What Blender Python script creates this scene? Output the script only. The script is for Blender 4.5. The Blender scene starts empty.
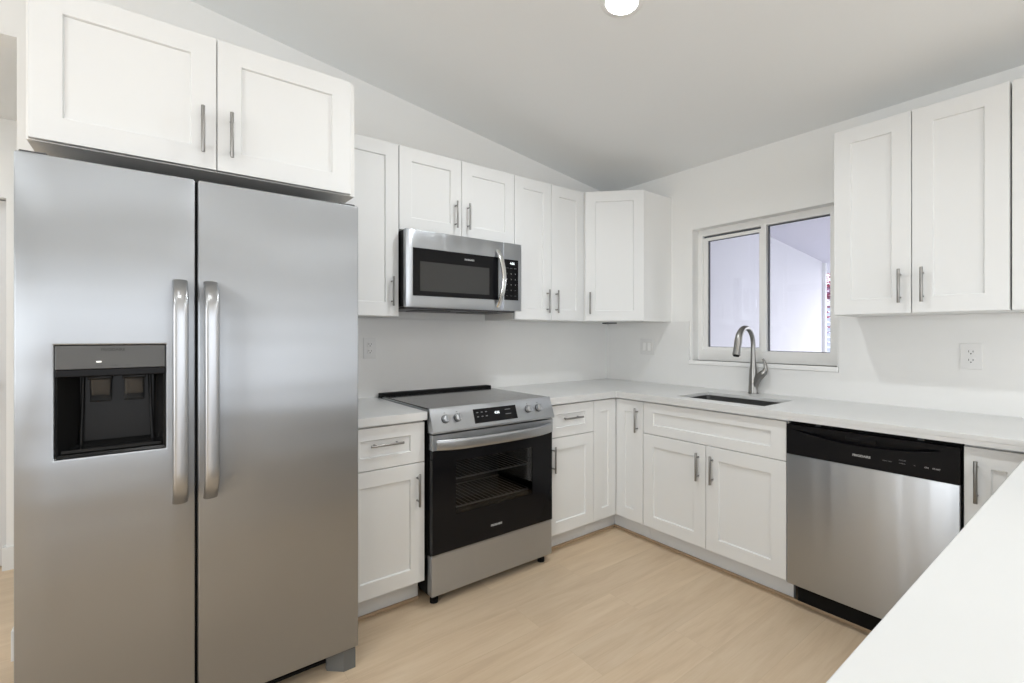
import bpy, bmesh, math, random
from mathutils import Vector, Matrix
random.seed(7)
S = bpy.context.scene
COL = S.collection
PI = math.pi
rad = math.radians

# ------------------------------------------------------------------ camera
# x = along the range wall (room corner at 0), y = away from the window run, z = up; metres
cam_d = bpy.data.cameras.new('camera'); cam = bpy.data.objects.new('camera', cam_d); COL.objects.link(cam)
cam.location = (-3.008, -2.6571, 1.2744)
cam.rotation_euler = (rad(90), 0, 0.9231 - rad(90))
cam_d.sensor_width = 36.0; cam_d.lens = 471.05 / 1024 * 36
cam_d.shift_y = -(341.5 - 335.17) / 1024
cam_d.clip_start = 0.02
S.camera = cam
# ------------------------------------------------------------------ world, exposure
W = bpy.data.worlds.new('sky'); S.world = W; W.use_nodes = True
bg = W.node_tree.nodes['Background']; bg.inputs[0].default_value = (0.88, 0.91, 1.0, 1); bg.inputs[1].default_value = 1.8
S.view_settings.view_transform = 'Standard'; S.view_settings.look = 'None'
S.view_settings.gamma = 1; S.view_settings.use_curve_mapping = False
S.view_settings.exposure = 0.03
S.cycles.use_denoising = True
S.cycles.max_bounces = 12; S.cycles.diffuse_bounces = 6; S.cycles.glossy_bounces = 5
S.cycles.sample_clamp_indirect = 6
S.cycles.caustics_reflective = False; S.cycles.caustics_refractive = False

def area(name, loc, rot, sx, sy, power, color=(1, 1, 1), shape='RECTANGLE', spread=180):
    d = bpy.data.lights.new(name, 'AREA'); d.shape = shape; d.size = sx
    if shape in ('RECTANGLE', 'ELLIPSE'): d.size_y = sy
    d.energy = power; d.color = color; d.spread = rad(spread)
    o = bpy.data.objects.new(name, d); o.location = loc; o.rotation_euler = rot; COL.objects.link(o)
    return o
DAY = (0.94, 0.98, 1.0); LED = (0.93, 0.975, 1.0)
LP = dict(patio=40, side=47, hall=12, porch=400, l1=11, l2=1.5, l3=12, l4=19, l5=18)   # lamp, fill and daylight power, W
LENS = 1.0
# area lights standing in for daylight; patio door and side window are unseen additions
area('fill_patio_door', (-2.6, -6.93, 1.12), (rad(90), 0, 0), 3.4, 2.1, LP['patio'], DAY)
area('fill_side_window', (-5.93, -2.9, 1.45), (rad(90), 0, rad(-90)), 1.7, 1.3, LP['side'], DAY)
area('fill_hall', (-4.6, 0.55, 2.40), (0, 0, 0), 0.9, 0.5, LP['hall'], LED)  # unseen fill light added under the hall ceiling to brighten the hall
area('daylight_porch', (6.5, -5.0, 3.2), (rad(55), 0, rad(52)), 5.0, 3.0, LP['porch'], (1.0, 0.975, 0.95))

# ------------------------------------------------------------------ materials
def mat(name, color, rough=0.5, metal=0.0, **k):
    m = bpy.data.materials.new(name); m.use_nodes = True
    b = m.node_tree.nodes['Principled BSDF']
    b.inputs['Base Color'].default_value = (*color, 1); b.inputs['Roughness'].default_value = rough
    b.inputs['Metallic'].default_value = metal
    for kk, v in k.items(): b.inputs[kk.replace('_', ' ')].default_value = v
    return m
def N(m, t, **k):
    n = m.node_tree.nodes.new(t)
    for kk, v in k.items(): setattr(n, kk, v)
    return n
def L(m, a, b): m.node_tree.links.new(a, b)
def B(m): return m.node_tree.nodes['Principled BSDF']
def noise_bump(m, scale, strength, dist=0.002, vec_scale=None, detail=3):
    tc = N(m, 'ShaderNodeTexCoord'); n = N(m, 'ShaderNodeTexNoise'); n.inputs['Scale'].default_value = scale; n.inputs['Detail'].default_value = detail
    mp = N(m, 'ShaderNodeMapping')
    if vec_scale: mp.inputs['Scale'].default_value = vec_scale
    L(m, tc.outputs['Object'], mp.inputs[0]); L(m, mp.outputs[0], n.inputs['Vector'])
    bp = N(m, 'ShaderNodeBump'); bp.inputs['Strength'].default_value = strength; bp.inputs['Distance'].default_value = dist
    L(m, n.outputs[0], bp.inputs['Height']); L(m, bp.outputs[0], B(m).inputs['Normal'])
    return n
M = {}
M['wall'] = mat('wall_paint', (0.825, 0.828, 0.818), 0.75); noise_bump(M['wall'], 180, 0.12, 0.001)
M['ceiling'] = mat('ceiling_paint', (0.82, 0.835, 0.84), 0.85); noise_bump(M['ceiling'], 120, 0.15, 0.001)
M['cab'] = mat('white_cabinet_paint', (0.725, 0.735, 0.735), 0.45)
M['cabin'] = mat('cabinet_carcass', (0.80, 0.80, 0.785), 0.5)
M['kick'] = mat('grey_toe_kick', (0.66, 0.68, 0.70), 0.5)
M['handle'] = mat('brushed_nickel', (0.30, 0.295, 0.285), 0.36, 1.0)
M['black'] = mat('black_plastic', (0.008, 0.008, 0.009), 0.3, Specular_IOR_Level=0.10)
M['matte_black'] = mat('matte_black', (0.006, 0.006, 0.006), 0.6, Specular_IOR_Level=0.12)
M['gloss_black'] = mat('black_gloss', (0.006, 0.006, 0.007), 0.08, Specular_IOR_Level=0.16)
M['darkgrey'] = mat('dark_grey_metal', (0.09, 0.09, 0.095), 0.45, 0.3)
M['disp_black'] = mat('dispenser_plastic', (0.012, 0.012, 0.012), 0.22, Specular_IOR_Level=0.12)
M['disp_grey'] = mat('dispenser_panel_grey', (0.085, 0.085, 0.083), 0.42, 0.4)
M['paddle'] = mat('dispenser_paddle', (0.03, 0.03, 0.03), 0.2)
M['foot'] = mat('grey_foot_plastic', (0.12, 0.125, 0.125), 0.5)
M['plate'] = mat('white_plate', (0.85, 0.85, 0.84), 0.3)
M['cover'] = mat('cover_plate_white', (0.74, 0.74, 0.735), 0.35)
M['slot'] = mat('slot_dark', (0.05, 0.05, 0.05), 0.6)
M['rocker'] = mat('rocker_grey', (0.62, 0.62, 0.60), 0.4)
M['vinyl'] = mat('window_vinyl', (0.86, 0.86, 0.845), 0.4)
M['gasket'] = mat('window_gasket', (0.10, 0.11, 0.13), 0.6)
M['printw'] = mat('print_white', (0.42, 0.42, 0.42), 0.5)
M['printg'] = mat('print_grey', (0.16, 0.16, 0.165), 0.5)
M['printd'] = mat('print_dark', (0.03, 0.03, 0.03), 0.5)
M['rack'] = mat('oven_rack_wire', (0.8, 0.8, 0.8), 0.35, 1.0)
M['cavity'] = mat('oven_cavity', (0.16, 0.16, 0.165), 0.35)
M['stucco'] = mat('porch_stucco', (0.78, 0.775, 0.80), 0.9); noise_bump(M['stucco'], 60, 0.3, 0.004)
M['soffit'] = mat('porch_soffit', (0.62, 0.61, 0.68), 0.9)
M['concrete'] = mat('porch_concrete', (0.6, 0.6, 0.6), 0.9)
M['door'] = mat('hall_door_paint', (0.62, 0.62, 0.62), 0.5)
M['slat'] = mat('blue_white_slat', (0.66, 0.70, 0.80), 0.6)
M['bloom'] = mat('red_leaf', (0.60, 0.16, 0.24), 0.6)
M['bloom2'] = mat('purple_leaf', (0.50, 0.36, 0.52), 0.6)
M['wood_stem'] = mat('stem_bark', (0.2, 0.13, 0.09), 0.8)
# quartz with a faint mottling
def quartz(name, c1, c2, rough):
    m = mat(name, c1, rough); tc = N(m, 'ShaderNodeTexCoord'); n = N(m, 'ShaderNodeTexNoise'); n.inputs['Scale'].default_value = 3.0; n.inputs['Detail'].default_value = 6
    r = N(m, 'ShaderNodeValToRGB'); r.color_ramp.elements[0].position = .35; r.color_ramp.elements[1].position = .65
    r.color_ramp.elements[0].color = (*c1, 1); r.color_ramp.elements[1].color = (*c2, 1)
    L(m, tc.outputs['Object'], n.inputs['Vector']); L(m, n.outputs[0], r.inputs[0]); L(m, r.outputs[0], B(m).inputs['Base Color'])
    return m
M['quartz'] = quartz('white_quartz', (0.635, 0.642, 0.64), (0.66, 0.665, 0.662), 0.28)
M['splash'] = quartz('backsplash_quartz', (0.77, 0.77, 0.76), (0.79, 0.79, 0.78), 0.28)
# brushed stainless: grain direction given by the tangent; light smudges in the roughness
def steel(name, color, rough, aniso, rot=0.0, smudge=0.06):
    m = mat(name, color, rough, 1.0); b = B(m)
    b.inputs['Anisotropic'].default_value = aniso; b.inputs['Anisotropic Rotation'].default_value = rot
    t = N(m, 'ShaderNodeTangent'); t.direction_type = 'RADIAL'; t.axis = 'Z'; L(m, t.outputs[0], b.inputs['Tangent'])
    tc = N(m, 'ShaderNodeTexCoord')
    mp = N(m, 'ShaderNodeMapping'); mp.inputs['Scale'].default_value = (1.2, 1.2, 260) if rot == 0 else (260, 260, 1.2)
    n2 = N(m, 'ShaderNodeTexNoise'); n2.inputs['Scale'].default_value = 1; n2.inputs['Detail'].default_value = 2
    L(m, tc.outputs['Object'], mp.inputs[0]); L(m, mp.outputs[0], n2.inputs['Vector'])
    bp = N(m, 'ShaderNodeBump'); bp.inputs['Strength'].default_value = 0.03; bp.inputs['Distance'].default_value = .001
    L(m, n2.outputs[0], bp.inputs['Height'])
    n3 = N(m, 'ShaderNodeTexNoise'); n3.inputs['Scale'].default_value = 2.2; n3.inputs['Detail'].default_value = 1
    mp3 = N(m, 'ShaderNodeMapping'); mp3.inputs['Scale'].default_value = (.25, .25, 2.6) if rot == 0 else (4.5, 4.5, .25)
    L(m, tc.outputs['Object'], mp3.inputs[0]); L(m, mp3.outputs[0], n3.inputs['Vector'])
    bp2 = N(m, 'ShaderNodeBump'); bp2.inputs['Strength'].default_value = 0.45; bp2.inputs['Distance'].default_value = .012
    L(m, n3.outputs[0], bp2.inputs['Height']); L(m, bp.outputs[0], bp2.inputs['Normal'])
    L(m, bp2.outputs[0], b.inputs['Normal'])
    return m
M['steel_v'] = steel('brushed_steel_fridge', (0.40, 0.415, 0.435), 0.45, 0.9, 0.0)
M['steel'] = steel('brushed_steel', (0.46, 0.48, 0.505), 0.34, 0.75, 0.25)
M['steel_s'] = mat('satin_steel', (0.42, 0.43, 0.445), 0.32, 1.0)
M['chrome'] = mat('polished_steel', (0.78, 0.78, 0.77), 0.12, 1.0)
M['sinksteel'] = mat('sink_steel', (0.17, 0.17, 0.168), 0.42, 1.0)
M['faucet'] = mat('faucet_nickel', (0.30, 0.295, 0.285), 0.30, 1.0)
M['cooktop'] = mat('cooktop_glass', (0.03, 0.03, 0.032), 0.12)
B(M['cooktop']).inputs['Coat Weight'].default_value = 0.1; B(M['cooktop']).inputs['Coat Roughness'].default_value = 0.05
def glassy(name, color, mixf, rough=0.02):
    m = bpy.data.materials.new(name); m.use_nodes = True; nt = m.node_tree; nt.nodes.clear()
    o = nt.nodes.new('ShaderNodeOutputMaterial'); mx = nt.nodes.new('ShaderNodeMixShader'); t = nt.nodes.new('ShaderNodeBsdfTransparent'); g = nt.nodes.new('ShaderNodeBsdfGlossy')
    t.inputs[0].default_value = (*color, 1); g.inputs[0].default_value = (mixf, mixf, mixf, 1); g.inputs['Roughness'].default_value = rough
    f = nt.nodes.new('ShaderNodeFresnel'); f.inputs[0].default_value = 1.45
    nt.links.new(f.outputs[0], mx.inputs[0]); nt.links.new(t.outputs[0], mx.inputs[1]); nt.links.new(g.outputs[0], mx.inputs[2]); nt.links.new(mx.outputs[0], o.inputs[0])
    return m
M['glass'] = glassy('window_glass', (0.95, 0.96, 0.98), 0.8)
M['oven_glass'] = glassy('tinted_oven_glass', (0.70, 0.70, 0.71), 0.45)
M['mw_glass'] = mat('microwave_window', (0.045, 0.045, 0.044), 0.22, Specular_IOR_Level=0.25)
def emis(name, color, s):
    m = mat(name, (0.8, 0.8, 0.8), 0.5); B(m).inputs['Emission Color'].default_value = (*color, 1); B(m).inputs['Emission Strength'].default_value = s; return m
M['lens'] = emis('lamp_lens', (1, 0.99, 0.97), 30 * LENS)
M['display'] = emis('display_digits', (0.85, 0.95, 1.0), 0.9)
M['indicator'] = emis('indicator', (1, 0.97, 0.9), 0.8)
# light oak planks running along x
def floor_mat():
    m = mat('oak_planks', (0.62, 0.48, 0.34), 0.42); b = B(m)
    tc = N(m, 'ShaderNodeTexCoord')
    br = N(m, 'ShaderNodeTexBrick'); br.offset = 0.37; br.offset_frequency = 2
    br.inputs['Scale'].default_value = 1; br.inputs['Brick Width'].default_value = 1.22; br.inputs['Row Height'].default_value = 0.182
    br.inputs['Mortar Size'].default_value = 0.0009; br.inputs['Mortar Smooth'].default_value = 0.3
    br.inputs['Color1'].default_value = (0.0, 0.0, 0.0, 1); br.inputs['Color2'].default_value = (1, 1, 1, 1); br.inputs['Mortar'].default_value = (0.5, 0.5, 0.5, 1)
    L(m, tc.outputs['Object'], br.inputs['Vector'])
    mp = N(m, 'ShaderNodeMapping'); mp.inputs['Scale'].default_value = (0.9, 8.5, 1)
    cmb = N(m, 'ShaderNodeVectorMath', operation='MULTIPLY_ADD'); cmb.inputs[1].default_value = (3.1, 7.7, 0)
    L(m, br.outputs['Color'], cmb.inputs[0]); L(m, tc.outputs['Object'], cmb.inputs[2]); L(m, cmb.outputs[0], mp.inputs[0])
    n = N(m, 'ShaderNodeTexNoise'); n.inputs['Scale'].default_value = 2.2; n.inputs['Detail'].default_value = 7; n.inputs['Roughness'].default_value = .62; n.inputs['Distortion'].default_value = 0.5
    L(m, mp.outputs[0], n.inputs['Vector'])
    mpf = N(m, 'ShaderNodeMapping'); mpf.inputs['Scale'].default_value = (3.0, 90, 1); L(m, cmb.outputs[0], mpf.inputs[0])
    nf = N(m, 'ShaderNodeTexNoise'); nf.inputs['Scale'].default_value = 2.0; nf.inputs['Detail'].default_value = 3; L(m, mpf.outputs[0], nf.inputs['Vector'])
    add = N(m, 'ShaderNodeMath', operation='MULTIPLY_ADD'); add.inputs[1].default_value = 0.28
    L(m, nf.outputs[0], add.inputs[0]); L(m, n.outputs[0], add.inputs[2])
    r = N(m, 'ShaderNodeValToRGB'); e = r.color_ramp.elements
    e[0].position = .44; e[0].color = (0.520, 0.392, 0.268, 1); e[1].position = .82; e[1].color = (0.620, 0.492, 0.352, 1)
    x = r.color_ramp.elements.new(.62); x.color = (0.577, 0.445, 0.306, 1)
    L(m, add.outputs[0], r.inputs[0])
    hs = N(m, 'ShaderNodeHueSaturation'); mr = N(m, 'ShaderNodeMapRange'); mr.inputs[3].default_value = 0.95; mr.inputs[4].default_value = 1.05
    L(m, br.outputs['Color'], mr.inputs[0]); L(m, mr.outputs[0], hs.inputs['Value']); L(m, r.outputs[0], hs.inputs['Color'])
    mx = N(m, 'ShaderNodeMixRGB'); mx.inputs['Color2'].default_value = (0.36, 0.26, 0.17, 1)
    mf = N(m, 'ShaderNodeMath', operation='MULTIPLY'); mf.inputs[1].default_value = 0.35
    L(m, br.outputs['Fac'], mf.inputs[0]); L(m, mf.outputs[0], mx.inputs['Fac']); L(m, hs.outputs[0], mx.inputs['Color1']); L(m, mx.outputs[0], b.inputs['Base Color'])
    bp = N(m, 'ShaderNodeBump'); bp.inputs['Strength'].default_value = .08; bp.inputs['Distance'].default_value = .001
    L(m, nf.outputs[0], bp.inputs['Height']); L(m, bp.outputs[0], b.inputs['Normal'])
    return m
M['floor'] = floor_mat()
M['kick_strip'] = mat('brown_kick_strip', (0.40, 0.29, 0.19), 0.5)

# ------------------------------------------------------------------ mesh helpers
class MB:
    def __init__(s): s.bm = bmesh.new(); s.mats = []
    def mi(s, m):
        if m is None: m = s.mats[0] if s.mats else M['cab']
        if m not in s.mats: s.mats.append(m)
        return s.mats.index(m)
    def box(s, x0, x1, y0, y1, z0, z1, m=None, bev=0.0, seg=2):
        r = bmesh.ops.create_cube(s.bm, size=1.0)
        for v in r['verts']:
            v.co = Vector(((x0 + x1) / 2 + v.co.x * (x1 - x0), (y0 + y1) / 2 + v.co.y * (y1 - y0), (z0 + z1) / 2 + v.co.z * (z1 - z0)))
        fs = set(f for v in r['verts'] for f in v.link_faces); k = s.mi(m)
        for f in fs: f.material_index = k
        if bev > 0:
            es = list(set(e for v in r['verts'] for e in v.link_edges))
            rr = bmesh.ops.bevel(s.bm, geom=es, offset=bev, segments=seg, profile=0.5, affect='EDGES', clamp_overlap=True)
            for f in rr['faces']: f.material_index = k
        return s
    def faces(s, verts, faces, m=None):
        k = s.mi(m); vs = [s.bm.verts.new(v) for v in verts]; out = []
        for f in faces:
            ff = s.bm.faces.new([vs[i] for i in f]); ff.material_index = k; out.append(ff)
        return vs, out
    def prism(s, poly, axis, a, b, m=None):
        # poly: list of 2D points in the remaining axes (in x,y,z order)
        def P(p, t):
            if axis == 'z': return (p[0], p[1], t)
            if axis == 'y': return (p[0], t, p[1])
            return (t, p[0], p[1])
        n = len(poly); vs = [P(p, a) for p in poly] + [P(p, b) for p in poly]
        fs = [list(range(n)), list(range(2 * n - 1, n - 1, -1))] + [[i, (i + 1) % n, n + (i + 1) % n, n + i] for i in range(n)]
        v, f = s.faces(vs, fs, m); bmesh.ops.recalc_face_normals(s.bm, faces=f); return s
    def cyl(s, p0, p1, r0, r1=None, seg=24, m=None, bev=0):
        r1 = r0 if r1 is None else r1; p0 = Vector(p0); p1 = Vector(p1); d = (p1 - p0); ln = d.length
        q = d.to_track_quat('Z', 'Y').to_matrix().to_4x4()
        r = bmesh.ops.create_cone(s.bm, cap_ends=True, segments=seg, radius1=r0, radius2=r1, depth=ln, matrix=Matrix.Translation((p0 + p1) / 2) @ q)
        k = s.mi(m); fs = set(f for v in r['verts'] for f in v.link_faces)
        for f in fs: f.material_index = k
        if bev:
            es = [e for e in set(e for v in r['verts'] for e in v.link_edges) if any(len(f.verts) > 4 for f in e.link_faces)]
            rr = bmesh.ops.bevel(s.bm, geom=es, offset=bev, segments=2, profile=.5, affect='EDGES')
            for f in rr['faces']: f.material_index = k
        return s
    def sweep(s, pts, radii, side=None, seg=14, m=None, power=2.0):
        """tube along pts; radii list of (a along side, b across) or float; side: fixed cross-section axis"""
        pts = [Vector(p) for p in pts]; n = len(pts); k = s.mi(m); rings = []
        for i, p in enumerate(pts):
            t = (pts[min(i + 1, n - 1)] - pts[max(i - 1, 0)]).normalized()
            sd = Vector(side) if side is not None else Vector((0, 1, 0))
            sd = (sd - t * sd.dot(t)).normalized(); bn = t.cross(sd)
            r = radii[i] if isinstance(radii, list) else radii
            a, b = r if isinstance(r, tuple) else (r, r)
            ring = []
            for j in range(seg):
                th = 2 * PI * j / seg; c, sn = math.cos(th), math.sin(th)
                cc = math.copysign(abs(c) ** (2 / power), c); ss = math.copysign(abs(sn) ** (2 / power), sn)
                ring.append(s.bm.verts.new(p + sd * a * cc + bn * b * ss))
            rings.append(ring)
        fl = []
        for i in range(n - 1):
            for j in range(seg):
                fl.append(s.bm.faces.new([rings[i][j], rings[i][(j + 1) % seg], rings[i + 1][(j + 1) % seg], rings[i + 1][j]]))
        fl.append(s.bm.faces.new(list(reversed(rings[0])))); fl.append(s.bm.faces.new(rings[-1]))
        for f in fl: f.material_index = k
        bmesh.ops.recalc_face_normals(s.bm, faces=fl)
        return s
    def lathe(s, prof, c, seg=32, m=None, axis='z'):
        k = s.mi(m); rings = []; c = Vector(c)
        for r, h in prof:
            ring = []
            for j in range(seg):
                th = 2 * PI * j / seg; x, y = r * math.cos(th), r * math.sin(th)
                ring.append(s.bm.verts.new(c + (Vector((x, y, h)) if axis == 'z' else Vector((x, h, y)))))
            rings.append(ring)
        fl = []
        for i in range(len(prof) - 1):
            for j in range(seg): fl.append(s.bm.faces.new([rings[i][j], rings[i][(j + 1) % seg], rings[i + 1][(j + 1) % seg], rings[i + 1][j]]))
        fl.append(s.bm.faces.new(list(reversed(rings[0])))); fl.append(s.bm.faces.new(rings[-1]))
        for f in fl: f.material_index = k
        bmesh.ops.recalc_face_normals(s.bm, faces=fl)
        return s
    def cells(s, xs, ys, inc, a, b, m=None, axis='z', bev=0):
        """slab made of grid cells in two axes, extruded a..b along the third; inner seams dissolved"""
        k = s.mi(m)
        def P(u, v, t): return (u, v, t) if axis == 'z' else ((u, t, v) if axis == 'y' else (t, u, v))
        V = {}; fl = []
        def g(i, j, t):
            if (i, j, t) not in V: V[(i, j, t)] = s.bm.verts.new(P(xs[i], ys[j], t))
            return V[(i, j, t)]
        nx, ny = len(xs) - 1, len(ys) - 1
        I = lambda i, j: 0 <= i < nx and 0 <= j < ny and inc(i, j)
        for i in range(nx):
            for j in range(ny):
                if not I(i, j): continue
                for t in (a, b): fl.append(s.bm.faces.new([g(i, j, t), g(i + 1, j, t), g(i + 1, j + 1, t), g(i, j + 1, t)]))
                for (di, dj, p, q) in ((-1, 0, (i, j), (i, j + 1)), (1, 0, (i + 1, j), (i + 1, j + 1)), (0, -1, (i, j), (i + 1, j)), (0, 1, (i, j + 1), (i + 1, j + 1))):
                    if not I(i + di, j + dj): fl.append(s.bm.faces.new([g(*p, a), g(*q, a), g(*q, b), g(*p, b)]))
        bmesh.ops.recalc_face_normals(s.bm, faces=fl)
        for f in fl: f.material_index = k
        if bev:
            es = set(e for f in fl for e in f.edges)
            es = [e for e in es if len(e.link_faces) == 2 and e.calc_face_angle(0) > 0.5]
            rr = bmesh.ops.bevel(s.bm, geom=es, offset=bev, segments=2, profile=.5, affect='EDGES')
            for f in rr['faces']: f.material_index = k
        return s
    def build(s, name, m=None, parent=None, smooth=None):
        me = bpy.data.meshes.new(name)
        if not s.mats: s.mats = [m or M['cab']]
        s.bm.to_mesh(me); s.bm.free()
        for x in s.mats: me.materials.append(x)
        if smooth is not None:
            me.shade_smooth() if smooth >= 180 else me.set_sharp_from_angle(angle=rad(smooth))
            if smooth < 180:
                for p in me.polygons: p.use_smooth = True
        o = bpy.data.objects.new(name, me); COL.objects.link(o)
        if parent is not None: o.parent = parent
        return o
def NB(m): b = MB(); b.mi(m); return b
def thing(name, label, cat, loc=(0, 0, 0), rz=0, group=None):
    o = bpy.data.objects.new(name, None); COL.objects.link(o); o.location = loc; o.rotation_euler = (0, 0, rz)
    o.empty_display_size = .1; o['label'] = label; o['category'] = cat
    if group: o['group'] = group
    return o
def tag(o, label, cat, group=None):
    o['label'] = label; o['category'] = cat
    if group: o['group'] = group
    return o
def struct(o): o['kind'] = 'structure'; return o
def text(name, s, size, loc, rot, m, parent, align='CENTER', ext=0.0004, bold=0):
    c = bpy.data.curves.new(name, 'FONT'); c.body = s; c.size = size; c.extrude = ext; c.align_x = align; c.align_y = 'CENTER'; c.offset = bold
    c.resolution_u = 3
    t = bpy.data.objects.new(name + '_tmp', c); COL.objects.link(t)
    dg = bpy.context.evaluated_depsgraph_get(); dg.update()
    me = bpy.data.meshes.new_from_object(t.evaluated_get(dg)); me.name = name
    bpy.data.objects.remove(t); bpy.data.curves.remove(c)
    me.materials.clear(); me.materials.append(m)
    o = bpy.data.objects.new(name, me); COL.objects.link(o); o.location = loc; o.rotation_euler = rot; o.parent = parent
    return o
FRONT = (rad(90), 0, 0)     # lettering on a face that looks towards local -y

# ------------------------------------------------------------------ room shell
def ceil_z(x): return 2.449 - 0.134 * x
XL, YF = -6.0, -7.0
b = NB(M['floor']); b.box(XL - .1, 0.0, YF - .1, 1.3, -.06, 0); struct(b.build('floor'))
b = NB(M['ceiling']); b.prism([(XL - .2, ceil_z(XL - .2)), (0.0, ceil_z(0)), (0.0, ceil_z(0) + .12), (XL - .2, ceil_z(XL - .2) + .12)], 'y', YF - .1, .12); struct(b.build('ceiling'))
HX = -3.444
b = NB(M['wall']); b.prism([(HX, 0), (0.0, 0), (0.0, ceil_z(0)), (XL, ceil_z(XL)), (XL, 2.447), (HX, 2.447)], 'y', 0, .12); struct(b.build('wall_back'))
# window wall with the window opening
WY0, WY1, WZ0, WZ1 = -1.668, -.779, 1.099, 2.018
b = NB(M['wall']); b.cells([YF, WY0, WY1, 0.12], [0, WZ0, WZ1, ceil_z(0)], lambda i, j: not (i == 1 and j == 1), 0.0, .20, axis='x'); struct(b.build('wall_right'))
# left and front walls, with openings added for the fill lights
b = NB(M['wall']); b.cells([YF, -3.75, -2.05, 1.3], [0, .8, 2.1, ceil_z(XL)], lambda i, j: not (i == 1 and j == 1), XL - .12, XL, axis='x'); struct(b.build('wall_left'))
b = NB(M['wall']); b.prism([(XL, 0), (-4.35, 0), (-4.35, 2.2), (-.85, 2.2), (-.85, 0), (0, 0), (0, ceil_z(0)), (XL, ceil_z(XL))], 'y', YF - .12, YF); struct(b.build('wall_front'))
# hall behind the opening
b = NB(M['wall']); b.cells([XL, -4.55, -3.655, -2.6], [0, 2.02, 2.447], lambda i, j: not (i == 1 and j == 0), 1.04, 1.16, axis='y'); struct(b.build('wall_hall'))
b = NB(M['ceiling']); b.box(XL, -2.6, .12, 1.16, 2.447, 2.53); struct(b.build('ceiling_hall'))
b = NB(M['wall']); b.box(-4.7, -3.5, 1.161, 1.20, 0, 2.2); struct(b.build('wall_hall_rear'))
b = NB(M['wall']); b.box(-2.6, -2.5, .12, 1.16, 0, 2.53); struct(b.build('wall_hall_end'))
# hall door: slab in the opening
d1 = NB(M['door']); d1.box(-4.549, -3.659, 1.10, 1.14, .006, 2.014, bev=.002); d1o = struct(d1.build('door_1'))
b = NB(M['handle']); b.cyl((-3.74, 1.09, 1.0), (-3.74, 1.05, 1.0), .012); b.cyl((-3.74, 1.05, 1.0), (-3.74, 1.02, 1.0), .026, bev=.006); b.build('door_knob', parent=d1o, smooth=40)
# baseboards: range wall end, hall
def board(name, boxes):
    b = NB(M['cab'])
    for x in boxes: b.box(*x, bev=.003)
    return struct(b.build(name))
b = NB(M['cab']); b.prism([(-3.31, 0), (-3.31, -.014), (HX - .014, -.014), (HX - .014, .134), (HX, .134), (HX, 0)], 'z', .0005, .118); b.prism([(-3.31, 0), (-3.31, -.008), (HX - .008, -.008), (HX - .008, .128), (HX, .128), (HX, 0)], 'z', .1182, .130); struct(b.build('baseboard_back'))
b = NB(M['cab']); b.prism([(-2.6, 1.04), (-2.6, 1.026), (-3.669, 1.026), (-3.669, 1.085), (-3.655, 1.085), (-3.655, 1.04)], 'z', .0005, .125); b.box(XL, -4.54, 1.026, 1.04, 0.0005, .125); struct(b.build('baseboard_hall'))
board('baseboard_left', [(XL, XL + .014, YF, 1.04, 0, .125)])
board('baseboard_front', [(XL, -4.35, YF, YF + .014, 0, .125), (-.85, 0, YF, YF + .014, 0, .125)])
# unseen patio door and side window frames, added around the fill lights
def simple_window(name, x0, x1, z0, z1, y, parent_rot, loc, mull=1):
    b = NB(M['vinyl']); t = .05
    b.box(x0, x1, -.03, .03, z0, z0 + t); b.box(x0, x1, -.03, .03, z1 - t, z1)
    n = mull + 2
    for i in range(n):
        xx = x0 + (x1 - x0 - t) * i / (n - 1); b.box(xx, xx + t, -.03, .03, z0 + t, z1 - t)
    o = b.build(name); o.location = loc; o.rotation_euler = (0, 0, parent_rot); struct(o); return o
simple_window('added_patio_door', -1.75, 1.75, 0, 2.2, 0, 0, (-2.6, YF - .06, 0))
simple_window('added_side_window', -.85, .85, .8, 2.1, 0, rad(90), (XL - .06, -2.9, 0))

# ------------------------------------------------------------------ window above the sink
wf = NB(M['vinyl']); X0, X1 = .075, .135
wf.cells([WY0, -1.604, WY1 - .035, WY1], [WZ0, 1.172, 1.972, WZ1], lambda i, j: not (i == 1 and j == 1), X0, X1 + .02, axis='x', bev=.002)
wf.box(X0 - .004, X1, -1.250, -1.218, 1.165, 1.98, bev=.002)       # centre mullion
win = struct(wf.build('window_1'))
b = NB(M['vinyl']); b.cells([-1.2180, -1.200, -.846, -.814], [1.172, 1.192, 1.936, 1.958], lambda i, j: not (i == 1 and j == 1), .088, .118, axis='x', bev=.0015); b.build('sash', parent=win)
b = NB(M['gasket']); b.cells([-1.200, -1.198, -.852, -.846], [1.1925, 1.194, 1.933, 1.936], lambda i, j: not (i == 1 and j == 1), .098, .112, axis='x'); b.build('gasket', parent=win)
b = NB(M['gasket']); b.cells([-1.604, -1.602, -1.256, -1.250], [1.172, 1.175, 1.966, 1.972], lambda i, j: not (i == 1 and j == 1), .100, .115, axis='x'); b.build('gasket', parent=win)
b = NB(M['gasket']); b.box(.100, .130, -1.218, -.814, 1.962, 1.972); b.build('track_shadow_gap', parent=win)  # solid dark strip standing in for the shade inside the track gap
b = NB(M['glass']); b.box(.101, .105, -1.1995, -.847, 1.193, 1.9355); b.build('pane', parent=win)
b = NB(M['glass']); b.box(.103, .107, -1.6035, -1.2505, 1.1725, 1.9715); b.build('pane', parent=win)
b = NB(M['plate']); b.box(.0, X0, WY1 - .004, WY1 - .0002, WZ0, WZ1 - .004); b.box(.0, X0, WY0 + .0002, WY0 + .004, WZ0, WZ1 - .004); b.box(.0, X0, WY0, WY1, WZ1 - .004, WZ1 - .0002); b.build('brightened_reveal', parent=win)  # whiter layer added to brighten the reveal, standing in for light from outside
b = NB(M['plate']); b.box(-.016, X0, WY0 - .006, WY1 + .015, 1.071, 1.099, bev=.003)
b.build('window_sill', parent=win)

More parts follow.
